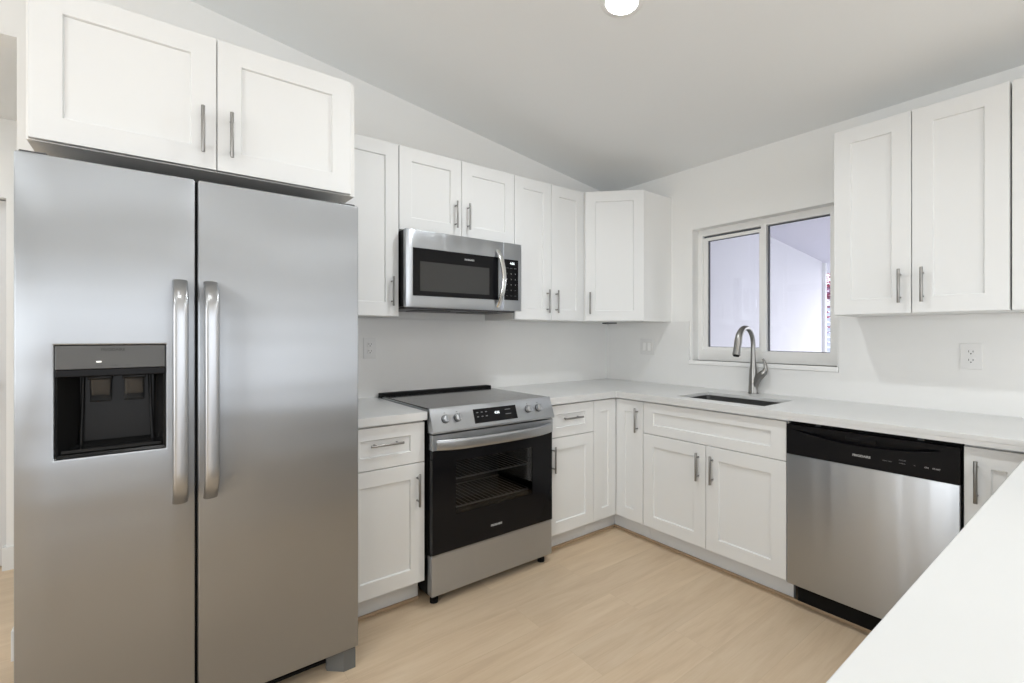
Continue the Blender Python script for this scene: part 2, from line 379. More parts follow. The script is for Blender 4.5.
# ------------------------------------------------------------------ handles and shaker fronts
def bar_handle(parent, p, vertical=True, ln=.152, name='handle'):
    """bar pull; p = centre on the door face (local), looking towards -y"""
    b = NB(M['handle']); x, y, z = p; h = ln / 2; yo = y - .030
    if vertical:
        b.cyl((x, yo, z - h), (x, yo, z + h), .0058, seg=16, bev=.0012)
        for s in (-1, 1): b.cyl((x, y, z + s * (h - .024)), (x, yo, z + s * (h - .024)), .0042, seg=12)
    else:
        b.cyl((x - h, yo, z), (x + h, yo, z), .0058, seg=16, bev=.0012)
        for s in (-1, 1): b.cyl((x + s * (h - .024), y, z), (x + s * (h - .024), yo, z), .0042, seg=12)
    return b.build(name, parent=parent, smooth=40)
def shaker(name, parent, x0, x1, z0, z1, yb, t=.02, rail=.070, rec=.008, railh=None):
    """five-piece front: frame with a recessed flat panel; back at yb, face at yb - t"""
    railh = railh or rail; b = NB(M['cab']); yf = yb - t; e = .0012; sl = .0035
    def ring(d, dz, y): return [(x0 + d, y, z0 + dz), (x1 - d, y, z0 + dz), (x1 - d, y, z1 - dz), (x0 + d, y, z1 - dz)]
    vs = ring(0, 0, yb) + ring(0, 0, yf + e) + ring(e, e, yf) + ring(rail, railh, yf) + ring(rail + .0008, railh + .0008, yf + .0008) + ring(rail + sl, railh + sl, yf + rec)
    fs = [[3, 2, 1, 0]]
    for k in range(5):
        a = 4 * k; c = a + 4
        for i in range(4):
            j = (i + 1) % 4; fs.append([a + i, a + j, c + j, c + i])
    fs.append([20, 21, 22, 23])
    v, f = b.faces(vs, fs); bmesh.ops.recalc_face_normals(b.bm, faces=f)
    return b.build(name, parent=parent)
GAP = .0016
def cabinet(name, label, loc, rz, w, d, h, fronts, toe=0, cat='cabinet', group=None, side_l=0, side_r=0):
    """fronts: (kind, x0, x1, z0, z1, handle) with handle None or (x, z, vertical); d = carcass depth"""
    t = thing(name, label, cat, loc, rz, group)
    b = NB(M['cabin']); b.box(0, w, -d, 0, toe, h, bev=.001); b.build('carcass', parent=t)
    if toe:
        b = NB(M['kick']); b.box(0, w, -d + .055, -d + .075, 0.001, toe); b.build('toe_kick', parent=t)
    for kind, x0, x1, z0, z1, hd in fronts:
        small = (z1 - z0) < .22
        f = shaker(kind, t, x0 + GAP, x1 - GAP, z0, z1, -d - .0008, railh=.055 if small else None)
        if hd: bar_handle(f, (hd[0], -d - .0208 + (0 if not small else .008), hd[1]), hd[2])
    return t
DB, DU = .614, .309     # carcass depths, base and wall
RZ = rad(-90)
UZ, UH = 1.372, .903
# --- wall cabinets on the range wall
cabinet('wall_cabinet', 'single-door white wall cabinet between the over-fridge cabinet and the microwave', (-2.371, 0, UZ), 0, .380, DU, UH,
        [('door', 0, .380, .002, UH - .002, (.340, .130, True))], group='wall cabinets')
cabinet('wall_cabinet', 'short two-door white wall cabinet mounted directly above the microwave', (-1.990, 0, 1.830), 0, .762, DU, .445,
        [('door', 0, .381, .002, .443, (.338, .125, True)), ('door', .381, .762, .002, .443, (.421, .125, True))], group='wall cabinets')
cabinet('wall_cabinet', 'two-door white wall cabinet between the microwave and the diagonal corner cabinet', (-1.228, 0, UZ), 0, .613, DU, UH,
        [('door', 0, .308, .002, UH - .002, (.268, .124, True)), ('door', .308, .613, .002, UH - .002, (.346, .124, True))], group='wall cabinets')
# --- diagonal corner wall cabinet
t = thing('corner_wall_cabinet', 'white corner wall cabinet with a diagonal door, left of the window', 'cabinet', (0, 0, UZ), 0, 'wall cabinets')
b = NB(M['cabin']); b.prism([(-.0005, -.0005), (-.6135, -.0005), (-.6135, -.322), (-.322, -.6135), (-.0005, -.6135)], 'z', 0, UH); b.build('carcass', parent=t)
dr = shaker('door', t, .012, .412, .002, UH - .002, -.0008)
dr.location = (-.6135, -.322, 0); dr.rotation_euler = (0, 0, rad(-45))
h = bar_handle(dr, (.047, -.0208, .124), True)
b = NB(M['darkgrey']); b.lathe([(.052, -.010), (.056, -.008), (.056, -.0002)], (-.20, -.20, UZ)); tag(b.build('dark_disc', smooth=40), 'small dark round disc under the diagonal corner wall cabinet', 'light')  # dark round disc on the underside of the corner cabinet
# --- wall cabinets right of the window
cabinet('wall_cabinet', 'two-door white wall cabinet just right of the window, over the dishwasher', (0, -1.757, UZ), RZ, .605, DU, UH,
        [('door', 0, .302, .002, UH - .002, (.262, .124, True)), ('door', .302, .605, .002, UH - .002, (.341, .124, True))], group='wall cabinets')
cabinet('wall_cabinet', 'white wall cabinet cut off by the right edge of the photo', (0, -2.3655, UZ), RZ, .61, DU, UH,
        [('door', 0, .305, .002, UH - .002, (.265, .124, True)), ('door', .305, .61, .002, UH - .002, (.345, .124, True))], group='wall cabinets')
# --- cabinet over the refrigerator
cabinet('over_fridge_cabinet', 'deep two-door white cabinet above the refrigerator', (-3.300, 0, 1.829), 0, .928, .768, .447,
        [('door', .005, .457, .002, .445, (.416, .122, True)), ('door', .457, .909, .002, .445, (.498, .122, True))], group='wall cabinets')
# --- base cabinets, range wall
BZ0, BZ1, DZ0, DZ1 = .117, .676, .680, .866; CH = .876
cabinet('base_cabinet', 'white base cabinet with one drawer between refrigerator and range', (-2.374, 0, 0), 0, .380, DB, CH,
        [('drawer', 0, .380, DZ0, DZ1, (.190, .788, False)), ('door', 0, .380, BZ0, BZ1, (.340, .556, True))], .112, group='base cabinets')
cabinet('base_cabinet', 'white base cabinet with one drawer right of the range', (-1.229, 0, 0), 0, .387, DB, CH,
        [('drawer', 0, .387, DZ0, DZ1, (.199, .784, False)), ('door', 0, .387, BZ0, BZ1, (.042, .560, True))], .112, group='base cabinets')
# --- corner base cabinet, L-shaped with one front on each wing
t = thing('corner_base_cabinet', 'L-shaped white corner base cabinet with a narrow door on each wing', 'cabinet', (0, 0, 0), 0, 'base cabinets')
b = NB(M['cabin']); b.cells([-.841, -DB, -.0005], [-.8455, -DB, -.0005], lambda i, j: not (i == 0 and j == 0), .112, CH, axis='z'); b.build('carcass', parent=t)
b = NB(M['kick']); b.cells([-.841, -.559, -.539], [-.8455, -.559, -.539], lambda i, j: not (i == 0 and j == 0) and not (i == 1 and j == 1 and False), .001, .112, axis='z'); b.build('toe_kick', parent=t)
shaker('door', t, -.841 + GAP, -.6365, BZ0, DZ1, -DB - .0008)
dr = shaker('door', t, .6365, .8455 - GAP, BZ0, DZ1, -DB - .0008); dr.rotation_euler = (0, 0, RZ)
bar_handle(dr, (.806, -DB - .0208, .751), True)
# --- window run
cabinet('sink_base_cabinet', 'wide white two-door base cabinet with false front under the sink', (0, -.847, 0), RZ, .820, DB, .70,
        [('false_front', 0, .820, DZ0, DZ1, None), ('door', 0, .410, BZ0, BZ1, (.368, .556, True)), ('door', .410, .820, BZ0, BZ1, (.450, .555, True))], .112, group='base cabinets')
sk = bpy.data.objects['sink_base_cabinet']
b = NB(M['cabin']); b.box(0, .018, -DB, -.0, .70, .89); b.box(.802, .820, -DB, 0, .70, .89); b.box(.018, .802, -DB, -DB + .018, .70, CH); b.build('side_panels', parent=sk).name = 'upper_rail'
cabinet('base_cabinet', 'white base cabinet with a full-height door right of the dishwasher', (0, -2.2765, 0), RZ, .36, DB, CH,
        [('door', 0, .185, BZ0, DZ1, (.036, .746, True))], .112, group='base cabinets')
# --- peninsula cabinets (fronts look back into the kitchen, towards the range wall)
for i, (x, lab) in enumerate(((-.66, 'white two-door peninsula base cabinet nearest the window wall'), (-1.42, 'middle white two-door peninsula base cabinet'), (-2.18, 'white two-door peninsula base cabinet at the open end'))):
    cabinet('peninsula_cabinet', lab, (x, -3.10, 0), rad(180), .757, DB - .02, CH,
            [('drawer', 0, .3785, DZ0, DZ1, (.19, .784, False)), ('drawer', .3785, .757, DZ0, DZ1, (.568, .784, False)),
             ('door', 0, .3785, BZ0, BZ1, (.338, .556, True)), ('door', .3785, .757, BZ0, BZ1, (.419, .556, True))], .112, group='peninsula cabinets')
# --- thin dark brown strip along the toe kicks
b = NB(M['kick_strip']); sh = .0
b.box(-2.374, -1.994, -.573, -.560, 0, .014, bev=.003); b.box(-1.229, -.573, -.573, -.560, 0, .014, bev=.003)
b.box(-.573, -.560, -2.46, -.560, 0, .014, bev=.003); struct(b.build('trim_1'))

# ------------------------------------------------------------------ worktops
CT0, CT1 = .877, .915; CF = -.655
b = NB(M['quartz']); b.box(-2.376, -1.990, CF, -.001, CT0, CT1, bev=.002); tag(b.build('worktop'), 'short white quartz worktop between refrigerator and range', 'worktop', 'quartz worktops')
SX0, SX1, SY0, SY1 = -.550, -.212, -1.525, -1.022
b = NB(M['quartz'])
xs = [-1.230, CF, SX0, SX1, -.001]; ys = [-2.462, SY0, SY1, CF, -.001]
def inc(i, j):
    if i == 0: return j == 3
    if i == 2 and j == 1: return False
    return True
b.cells(xs, ys, inc, .895, CT1, bev=.0015); ap = .03
xa = [-1.230, CF, CF + ap, -.001]; ya = [-2.462, CF, CF + ap, -.001]
b.cells(xa, ya, lambda i, j: (i == 0 and j == 1) or (i == 1 and j in (0, 1)) , CT0, .8949); tag(b.build('worktop'), 'L-shaped white quartz worktop with the sink cut-out, from the range around the corner', 'worktop', 'quartz worktops')
b = NB(M['quartz']); b.box(-3.02, -.001, -3.16, -2.4635, CT0, CT1, bev=.002); tag(b.build('worktop'), 'white quartz peninsula worktop in the lower right foreground', 'worktop', 'quartz worktops')
# backsplash slabs (up to the underside of the wall cabinets)
b = NB(M['splash']); b.box(-2.37, -.012, -.0115, -.0005, CT1, 1.3715, bev=.001); tag(b.build('backsplash'), 'white slab backsplash behind the range', 'backsplash', 'backsplash slabs')
b = NB(M['splash']); b.cells([-3.2, WY0 - .008, WY1 + .016, -.0005], [CT1, 1.0695, 1.3715], lambda i, j: not (i == 1 and j == 1), -.0115, -.0005, axis='x', bev=.001)
tag(b.build('backsplash'), 'white slab backsplash around the window and behind the sink', 'backsplash', 'backsplash slabs')

# ------------------------------------------------------------------ sink and faucet
t = thing('sink', 'undermount stainless steel sink set in the worktop below the window', 'sink', (0, 0, 0))
b = NB(M['sinksteel']); o_ = .006; zt = .8925; zb = zt - .17; r_ = .0
x0, x1, y0, y1 = SX0 - o_, SX1 + o_, SY0 - o_, SY1 + o_
def rr(x0, x1, y0, y1, r, z, n=5):
    out = []
    for cx_, cy_, a0 in ((x1 - r, y1 - r, 0), (x0 + r, y1 - r, 90), (x0 + r, y0 + r, 180), (x1 - r, y0 + r, 270)):
        for k in range(n + 1):
            a = rad(a0 + 90 * k / n); out.append((cx_ + r * math.cos(a), cy_ + r * math.sin(a), z))
    return out
rings = [rr(x0 - .012, x1 + .012, y0 - .012, y1 + .012, .03, zt), rr(x0, x1, y0, y1, .022, zt), rr(x0, x1, y0, y1, .022, zb + .02), rr(x0 + .02, x1 - .02, y0 + .02, y1 - .02, .022, zb),
         ]
n = len(rings[0]); vs = [v for r in rings for v in r]; fs = []
for k in range(len(rings) - 1):
    for i in range(n): fs.append([k * n + i, k * n + (i + 1) % n, (k + 1) * n + (i + 1) % n, (k + 1) * n + i])
fs.append([(len(rings) - 1) * n + i for i in range(n)])
v, f = b.faces(vs, fs); bmesh.ops.recalc_face_normals(b.bm, faces=f)
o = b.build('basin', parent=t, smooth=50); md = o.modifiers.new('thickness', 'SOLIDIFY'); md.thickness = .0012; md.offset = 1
b = NB(M['chrome']); cx_, cy_ = (x0 + x1) / 2, (y0 + y1) / 2; b.lathe([(.02, .0005), (.045, .0005), (.045, .004), (.038, .005), (.030, .002), (.012, .003)], (cx_, cy_, zb)); b.build('drain', parent=t, smooth=40)

t = thing('faucet', 'brushed nickel gooseneck pull-down faucet behind the sink', 'faucet', (-.068, -1.237, CT1))
b = NB(M['faucet'])
pts = []; rads = []
for z, r in ((0, .0285), (.012, .0275), (.05, .0255), (.10, .0240), (.14, .0215), (.18, .0170), (.22, .0145), (.27, .0135)): pts.append((0, 0, z)); rads.append(r)
R = .092; zc = .300
for k in range(0, 15):
    a = rad(180 - 0 - k * 12.2); px = -(R + R * math.cos(a)); pz = zc + R * 1.12 * math.sin(a)
    pts.append((px, 0, pz)); rads.append(.0135 + .0012 * max(0, k - 5) * .8)
# spray head, flaring
lx, lz = pts[-1][0], pts[-1][2]
for k, r in ((1, .0200), (2, .0215), (2.7, .0225)): pts.append((lx - .008 * k, 0, lz - .028 * k)); rads.append(r if k else .02)
b.sweep(pts, rads, side=(0, 1, 0), seg=20); b.build('spout', parent=t, smooth=60)
b = NB(M['matte_black']); e = Vector(pts[-1]); b.cyl(e, e + Vector((-.002, 0, -.006)), .0175, seg=20); b.build('spray_nozzle', parent=t, smooth=40)
b = NB(M['faucet'])
b.sweep([(0, -.002, .015), (0, -.014, .065), (0, -.031, .098), (0, -.052, .120), (0, -.066, .134), (0, -.078, .156)], [.018, .0225, .0225, .021, .019, .009], side=(1, 0, 0), seg=16)
b.build('valve_body', parent=t, smooth=60)
b = NB(M['faucet']); b.sweep([(0, -.064, .138), (0, -.074, .158), (0, -.072, .182), (0, -.064, .205), (0, -.058, .216)], [(.012, .013), (.011, .011), (.010, .009), (.009, .0075), (.007, .005)], side=(1, 0, 0), seg=14)
b.build('lever', parent=t, smooth=60)
b = NB(M['faucet']); b.lathe([(.031, 0), (.031, .004), (.028, .006)], (0, 0, 0)); b.build('base_ring', parent=t, smooth=40)

# ------------------------------------------------------------------ refrigerator
FX0, FX1, FTOP, FY = -3.308, -2.390, 1.766, -.870
fr = thing('refrigerator', 'tall side-by-side stainless steel refrigerator with ice and water dispenser', 'refrigerator', (FX0, 0, 0))
def fx(x): return x - FX0
b = NB(M['darkgrey']); b.box(fx(FX0) + .008, fx(FX1) - .008, -.770, -.04, .045, FTOP - .012, bev=.004); b.build('body', parent=fr)
FZ0_ = .088
def fridge_door(x0, x1, hole=None):
    b = NB(M['steel_v'])
    if hole:
        hx0, hx1, hz0, hz1 = hole
        b.cells([x0, hx0, hx1, x1], [FZ0_, hz0, hz1, FTOP], lambda i, j: not (i == 1 and j == 1), FY, -.778, axis='y', bev=.006)
    else: b.box(x0, x1, FY, -.778, FZ0_, FTOP, bev=.006, seg=3)
    return b.build('door', parent=fr, smooth=30)
SPL = fx(-2.905)
HZ = (fx(-3.230), fx(-2.983), .931, 1.246)
dl = fridge_door(0, SPL - .004, HZ); dl['label'] = 'left freezer door with dispenser'
dr = fridge_door(SPL + .004, fx(FX1)); dr['label'] = 'wider right door'
b = NB(M['matte_black']); b.box(SPL - .0035, SPL + .0035, FY + .02, -.7785, FZ0_, FTOP - .003); b.build('door_gasket', parent=fr)
def fridge_handle(par, xc):
    b = NB(M['steel_s']); pts = []; rs = []; z0, z1 = .760, 1.440
    n = 26
    for i in range(n + 1):
        s = i / n; z = z0 + (z1 - z0) * s
        e = min(s, 1 - s) / .13; off = .058 * (1 - (1 - min(1, e)) ** 2.2)
        pts.append((xc, FY - .006 - off, z)); rs.append((.0195, .0085))
    b.sweep(pts, rs, side=(1, 0, 0), seg=20, power=2.8)
    for zz in (z0 + .03, z1 - .03): b.box(xc - .013, xc + .013, FY - .032, FY + .002, zz - .02, zz + .02, bev=.004)
    return b.build('handle', parent=par, smooth=50)
fridge_handle(dl, fx(-2.948)); fridge_handle(dr, fx(-2.868))
# dispenser
hx0, hx1, hz0, hz1 = HZ; pz = 1.166
b = NB(M['disp_grey']); b.box(hx0 + .001, hx1 - .001, FY + .002, FY + .020, pz + .012, hz1 - .001, bev=.002); b.build('dispenser_panel', parent=dl)
b = NB(M['black']); b.box(hx0 + .001, hx1 - .001, FY - .001, FY + .060, pz - .008, pz + .0115, bev=.002); b.build('dispenser_brow', parent=dl)
# recess liner: open box with sloping side cheeks and back
b = NB(M['disp_black'])
yb_ = -.782; g = .001
def rect(x0, x1, z0, z1, y): return [(x0, y, z0), (x1, y, z0), (x1, y, z1), (x0, y, z1)]
vs = rect(hx0 + g, hx1 - g, hz0 + g, pz - .008, FY + .003) + rect(hx0 + .006, hx1 - .006, hz0 + .008, pz - .010, FY + .008) + rect(hx0 + .045, hx1 - .030, hz0 + .030, pz - .012, yb_)
fs = []
for k in range(2):
    for i in range(4):
        j = (i + 1) % 4; fs.append([4 * k + i, 4 * k + j, 4 * k + 4 + j, 4 * k + 4 + i])
fs.append([8, 9, 10, 11]); v, f = b.faces(vs, fs)
b.build('dispenser_recess', parent=dl)
for xc in (hx0 + .092, hx0 + .170):
    b = NB(M['paddle']); w_ = .024
    b.sweep([(xc, yb_ - .034, pz - .012), (xc, yb_ - .028, pz - .045), (xc, yb_ - .016, pz - .070), (xc, yb_ - .030, pz - .086)], [(w_, .004)] * 4, side=(1, 0, 0), seg=12, power=4)
    b.box(xc - w_ - .004, xc + w_ + .004, yb_ - .048, yb_ - .004, pz - .022, pz - .009, m=M['disp_black'], bev=.003)
    b.build('dispenser_paddle', parent=dl, smooth=50)
# ribs standing at both sides of the back and the curved drip shelf
for xa, xb in ((hx0 + .052, hx0 + .048), (hx1 - .040, hx1 - .032)):
    b = NB(M['disp_black']); b.sweep([(xa, yb_ - .006, pz - .014), (xa + (xb - xa) * .4, yb_ - .012, hz0 + .12), (xb, yb_ - .020, hz0 + .022)], .0045, side=(1, 0, 0), seg=10)
    b.build('dispenser_rib', parent=dl, smooth=60)
b = NB(M['disp_black']); b.prism([(hx0 + .012, FY + .012), (hx1 - .012, FY + .012), (hx1 - .034, yb_ - .004), (hx0 + .046, yb_ - .004)], 'z', hz0 + .012, hz0 + .020); b.build('drip_tray', parent=dl)
text('brand_lettering', 'FRIGIDAIRE', .0105, (fx(-3.1065), FY + .0018, 1.2325), FRONT, M['printd'], dl, bold=.0004)
b = NB(M['indicator']); b.box(fx(-3.143), fx(-3.132), FY + .0012, FY + .003, 1.1965, 1.2005); b.build('indicator_light', parent=dl)
for xx, s in ((-3.1375, 'WATER'), (-3.103, 'CUBED'), (-3.072, 'LOCK')):
    text('button_print', s, .0045, (fx(xx), FY + .0018, 1.187), FRONT, M['printd'], dl)
# hinge caps, grille, feet
b = NB(M['darkgrey']); b.box(0.004, .06, -.84, -.70, FTOP - .0, FTOP + .012, bev=.003); b.build('hinge_cap', parent=fr)
b = NB(M['darkgrey']); b.box(fx(FX1) - .06, fx(FX1) - .004, -.84, -.70, FTOP, FTOP + .012, bev=.003); b.build('hinge_cap', parent=fr)
b = NB(M['black']); b.box(.102, fx(FX1) - .102, -.800, -.771, .028, .084)
for k in range(3): b.box(.105, fx(FX1) - .105, -.806, -.800, .036 + .016 * k, .042 + .016 * k)
b.build('base_grille', parent=fr)
for k in (0, 1):
    b = NB(M['foot']); xo = fx(FX1) if k else 0; sg = -1 if k else 1
    b.prism([(xo + sg * .006, -.852), (xo + sg * .050, -.852), (xo + sg * .100, -.808), (xo + sg * .100, -.790), (xo + sg * .006, -.790)], 'z', .0005, .078)
    b.build('foot', parent=fr)

# ------------------------------------------------------------------ range
RX0, RX1 = -1.986, -1.234; rw = RX1 - RX0
rg = thing('range', 'stainless steel slide-in electric range with a black glass oven door', 'range', (RX0, 0, 0))
b = NB(M['matte_black']);
# hollow body: cavity open to the front
b.cells([.004, .10, rw - .10, rw - .004], [.045, .33, .70, .905], lambda i, j: not (i == 1 and j == 1), -.645, -.30, axis='y')
b.box(.004, rw - .004, -.30, -.03, .045, .905)
b.build('body', parent=rg)
b = NB(M['cavity']); vs = rect(.10, rw - .10, .33, .70, -.640) + rect(.10, rw - .10, .33, .70, -.305)
fs = [[0, 1, 5, 4], [1, 2, 6, 5], [2, 3, 7, 6], [3, 0, 4, 7], [4, 5, 6, 7]]; b.faces(vs, fs); b.build('oven_cavity', parent=rg)
for zz in (.425, .565):
    b = NB(M['rack']); b.cyl((.105, -.632, zz), (rw - .105, -.632, zz), .0045, seg=8); b.cyl((.105, -.32, zz), (rw - .105, -.32, zz), .0035, seg=8)
    for k in range(19):
        xx = .12 + k * (rw - .24) / 18; b.cyl((xx, -.625, zz), (xx, -.32, zz), .0016, seg=6)
    b.build('oven_rack', parent=rg, smooth=60)
# cooktop
b = NB(M['steel']); b.box(0.002, rw - .002, -.662, -.055, .905, .9215, bev=.0015); b.build('cooktop_frame', parent=rg)
b = NB(M['cooktop']); b.box(.006, rw - .006, -.655, -.085, .9216, .9275, bev=.0015); ck = b.build('cooktop', parent=rg)
b = NB(M['matte_black']); b.box(.0, rw, -.085, -.030, .9150, .9420, bev=.003); b.build('rear_vent_trim', parent=rg)
b = NB(M['printg'])
def annulus(cx_, cy_, r, w, z, seg=48):
    vs = []; fs = []
    for j in range(seg):
        a = 2 * PI * j / seg
        for q in (r, r + w): vs.append((cx_ + q * math.cos(a), cy_ + q * math.sin(a), z))
    for j in range(seg):
        k = (j + 1) % seg; fs.append([2 * j, 2 * j + 1, 2 * k + 1, 2 * k])
    b.faces(vs, fs)
for (ax, ay, r) in ((.19, -.49, .115), (.56, -.49, .085), (.19, -.23, .075), (.56, -.23, .095), (.375, -.36, .045)): annulus(ax, ay, r, .0012, .92755)
b.build('burner_ring', parent=ck)
# slanted control panel: top edge y -.66 z .928, bottom edge y -.700 z .821
b = NB(M['steel']); b.prism([(-.655, .928), (-.664, .928), (-.703, .824), (-.703, .815), (-.640, .815), (-.640, .905)], 'x', 0, rw); cp = b.build('control_panel', parent=rg)
pn = Vector((0, -(.104), .039)).normalized()             # outward normal of the slanted face
pt = Vector((0, .039, .104)).normalized()
ang = math.atan2(pn.z, -pn.y)
def on_panel(x, z, off=0):
    y = -.664 + (-.703 + .664) * (.928 - z) / .104
    return Vector((x, y, z)) + pn * off
ROTP = (rad(90) - ang, 0, 0)
def panel_plate(name, x0, x1, z0, z1, off, th, m, par):
    b = NB(m); vs = []
    for o_ in (off, off + th):
        for (x, z) in ((x0, z0), (x1, z0), (x1, z1), (x0, z1)): vs.append(on_panel(x, z, o_))
    v, f = b.faces(vs, [[0, 1, 2, 3], [4, 5, 6, 7], [0, 1, 5, 4], [1, 2, 6, 5], [2, 3, 7, 6], [3, 0, 4, 7]]); bmesh.ops.recalc_face_normals(b.bm, faces=f)
    return b.build(name, parent=par)
panel_plate('display_glass', -1.752 - RX0, -1.487 - RX0, .838, .905, .0002, .0015, M['gloss_black'], cp)
text('display_digits', '4:56', .018, on_panel(-1.612 - RX0, .878, .0022), ROTP, M['display'], cp, bold=.0003)
for r_i, zz in enumerate((.888, .868)):
    for c_i in range(3):
        panel_plate('touch_key', -1.735 - RX0 + c_i * .026, -1.724 - RX0 + c_i * .026, zz - .002, zz + .002, .0018, .0003, M['printg'], cp)
for r_i, zz in enumerate((.888, .866)):
    panel_plate('touch_key', -1.560 - RX0, -1.525 - RX0, zz - .0015, zz + .0015, .0018, .0003, M['printg'], cp)
for xk in (-1.912, -1.845, -1.408, -1.336):
    b = NB(M['steel_s']); c0 = on_panel(xk - RX0, .876)
    b.cyl(c0 + pn * .0005, c0 + pn * .004, .0205, seg=28, m=M['darkgrey'])
    b.cyl(c0 + pn * .004, c0 + pn * .024, .0190, .0175, seg=28, bev=.0015)
    q = MB
    a = c0 + pn * .024; bb = c0 + pn * .030
    dirv = pt
    b.sweep([a - dirv * .016 + pn * 0.003, a + dirv * .016 + pn * .003], [(.0048, .006), (.0048, .006)], side=(1, 0, 0), seg=12, power=4)
    b.build('knob', parent=cp, smooth=40)
    text('knob_print', 'OFF', .005, on_panel(xk - RX0, .9035, .0004), ROTP, M['printd'], cp)
# oven door
ZD0, ZD1 = .246, .806; yd0, yd1 = -.650, -.690
dd = NB(M['gloss_black']); wx0, wx1, wz0, wz1 = -1.857 - RX0, -1.381 - RX0, .415, .668
dd.cells([.004, wx0, wx1, rw - .004], [ZD0, wz0, wz1, .735], lambda i, j: not (i == 1 and j == 1), yd0, yd1, axis='y', bev=.0015)
od = dd.build('oven_door', parent=rg)
b = NB(M['oven_glass']); b.box(wx0, wx1, yd1 + .002, yd1 + .005, wz0, wz1); b.build('window_pane', parent=od)
b = NB(M['steel']); b.box(.004, rw - .004, yd0, yd1 - .002, .7355, ZD1, bev=.002); b.build('door_top_band', parent=od)
b = NB(M['steel_s']); pts = []; n = 28
hx_0, hx_1 = .020, rw - .020
for i in range(n + 1):
    s = i / n; x = hx_0 + (hx_1 - hx_0) * s; e = min(s, 1 - s) / .22
    off = .006 + .030 * (1 - (1 - min(1, e)) ** 2) + .006 * math.sin(PI * s)
    pts.append((x, yd1 - .002 - off, .762 - .004 * math.sin(PI * s)))
b.sweep(pts, [(.0260, .009)] * len(pts), side=(0, 0, 1), seg=20, power=3)
for xx in (hx_0 + .012, hx_1 - .012): b.box(xx - .012, xx + .012, yd1 - .02, yd1 - .001, .752, .778, bev=.003)
b.build('handle', parent=od, smooth=50)
text('brand_lettering', 'FRIGIDAIRE', .0135, (-1.619 - RX0, yd1 - .0006, .309), FRONT, M['printw'], od, bold=.0004)
b = NB(M['steel_s']); b.box(.004, rw - .004, yd1 + .004, yd1 + .014, .2385, .2435); b.build('door_bottom_strip', parent=od)
b = NB(M['steel']); b.box(0.002, rw - .002, -.684, -.640, .050, .236, bev=.003); b.build('storage_drawer', parent=rg)
for x_ in (.04, rw - .04):
    for y_ in (-.635, -.08):
        b = NB(M['matte_black']); b.cyl((x_, y_, .0005), (x_, y_, .020), .020, seg=16); b.cyl((x_, y_, .02), (x_, y_, .05), .010, seg=12); b.build('foot', parent=rg, smooth=40)

# ------------------------------------------------------------------ microwave
MX0, MX1, MZ0, MZ1, MY = -1.986, -1.232, 1.420, 1.824, -.405
mw = thing('microwave', 'stainless over-the-range microwave with black window and curved handle', 'microwave', (MX0, 0, MZ0))
def mx(x): return x - MX0
mwW = MX1 - MX0; mh = MZ1 - MZ0
b = NB(M['black']); b.box(.001, mwW - .001, -.372, -.013, 0.004, mh - .001, bev=.003); b.build('body', parent=mw)
b = NB(M['darkgrey']); b.box(.02, mwW - .02, -.36, -.05, -.008, .0035, bev=.003)
for k in range(2): b.box(.12 + .33 * k, .32 + .33 * k, -.30, -.14, -.011, -.008, m=M['black'])
b.build('bottom_grille', parent=mw)
split = mx(-1.368)
wz_0, wz_1 = 1.481 - MZ0, 1.730 - MZ0
b = NB(M['steel'])
b.cells([0, mx(-1.946), mx(-1.404), split - .0012], [0, wz_0, wz_1, mh], lambda i, j: not (i == 1 and j == 1), MY, -.373, axis='y', bev=.003)
md_ = b.build('door', parent=mw, smooth=30)
b = NB(M['gloss_black']); b.cells([mx(-1.9455), mx(-1.905), mx(-1.467), mx(-1.4045)], [wz_0 + .0005, 1.507 - MZ0, 1.662 - MZ0, wz_1 - .0005], lambda i, j: not (i == 1 and j == 1), MY + .001, MY + .006, axis='y'); b.build('window_border', parent=md_)
b = NB(M['mw_glass']); b.box(mx(-1.905), mx(-1.467), MY + .002, MY + .006, 1.507 - MZ0, 1.662 - MZ0); b.build('window_pane', parent=md_)
text('brand_lettering', 'FRIGIDAIRE', .0125, (mx(-1.603), MY + .0006, 1.6955 - MZ0), FRONT, M['printw'], md_, bold=.0004)
b = NB(M['chrome']); pts = []; n = 24
for i in range(n + 1):
    s = i / n; z = 1.440 + (1.770 - 1.440) * s; off = .004 + .046 * math.sin(PI * s) ** .75
    pts.append((mx(-1.411) + .012 * math.sin(PI * s), MY - off, z - MZ0))
b.sweep(pts, [(.0145, .007)] * len(pts), side=(1, 0, 0), seg=18, power=3); b.build('handle', parent=md_, smooth=50)
b = NB(M['steel']); b.box(split + .0012, mwW, MY, -.373, 0, mh, bev=.003); cpm = b.build('control_panel', parent=mw)
b = NB(M['gloss_black']); b.box(mx(-1.362), mx(-1.257), MY - .0008, MY + .002, 1.484 - MZ0, 1.726 - MZ0, bev=.0006); b.build('keypad_glass', parent=cpm)
text('display_digits', '4:56', .020, (mx(-1.303), MY - .0014, 1.703 - MZ0), FRONT, M['display'], cpm, bold=.0004)
keys = [['POPCORN', 'REHEAT', 'DEFROST'], ['1', '2', '3'], ['4', '5', '6'], ['7', '8', '9'], ['OFF', '0', 'START'], ['VENT', 'TIMER', 'LIGHT']]
for r_i, row in enumerate(keys):
    for c_i, s in enumerate(row):
        text('key_print', s, .0105 if len(s) < 2 else .0050, (mx(-1.342 + .031 * c_i), MY - .0014, 1.674 - MZ0 - .033 * r_i), FRONT, M['printw'] if len(s) < 2 else M['printg'], cpm)

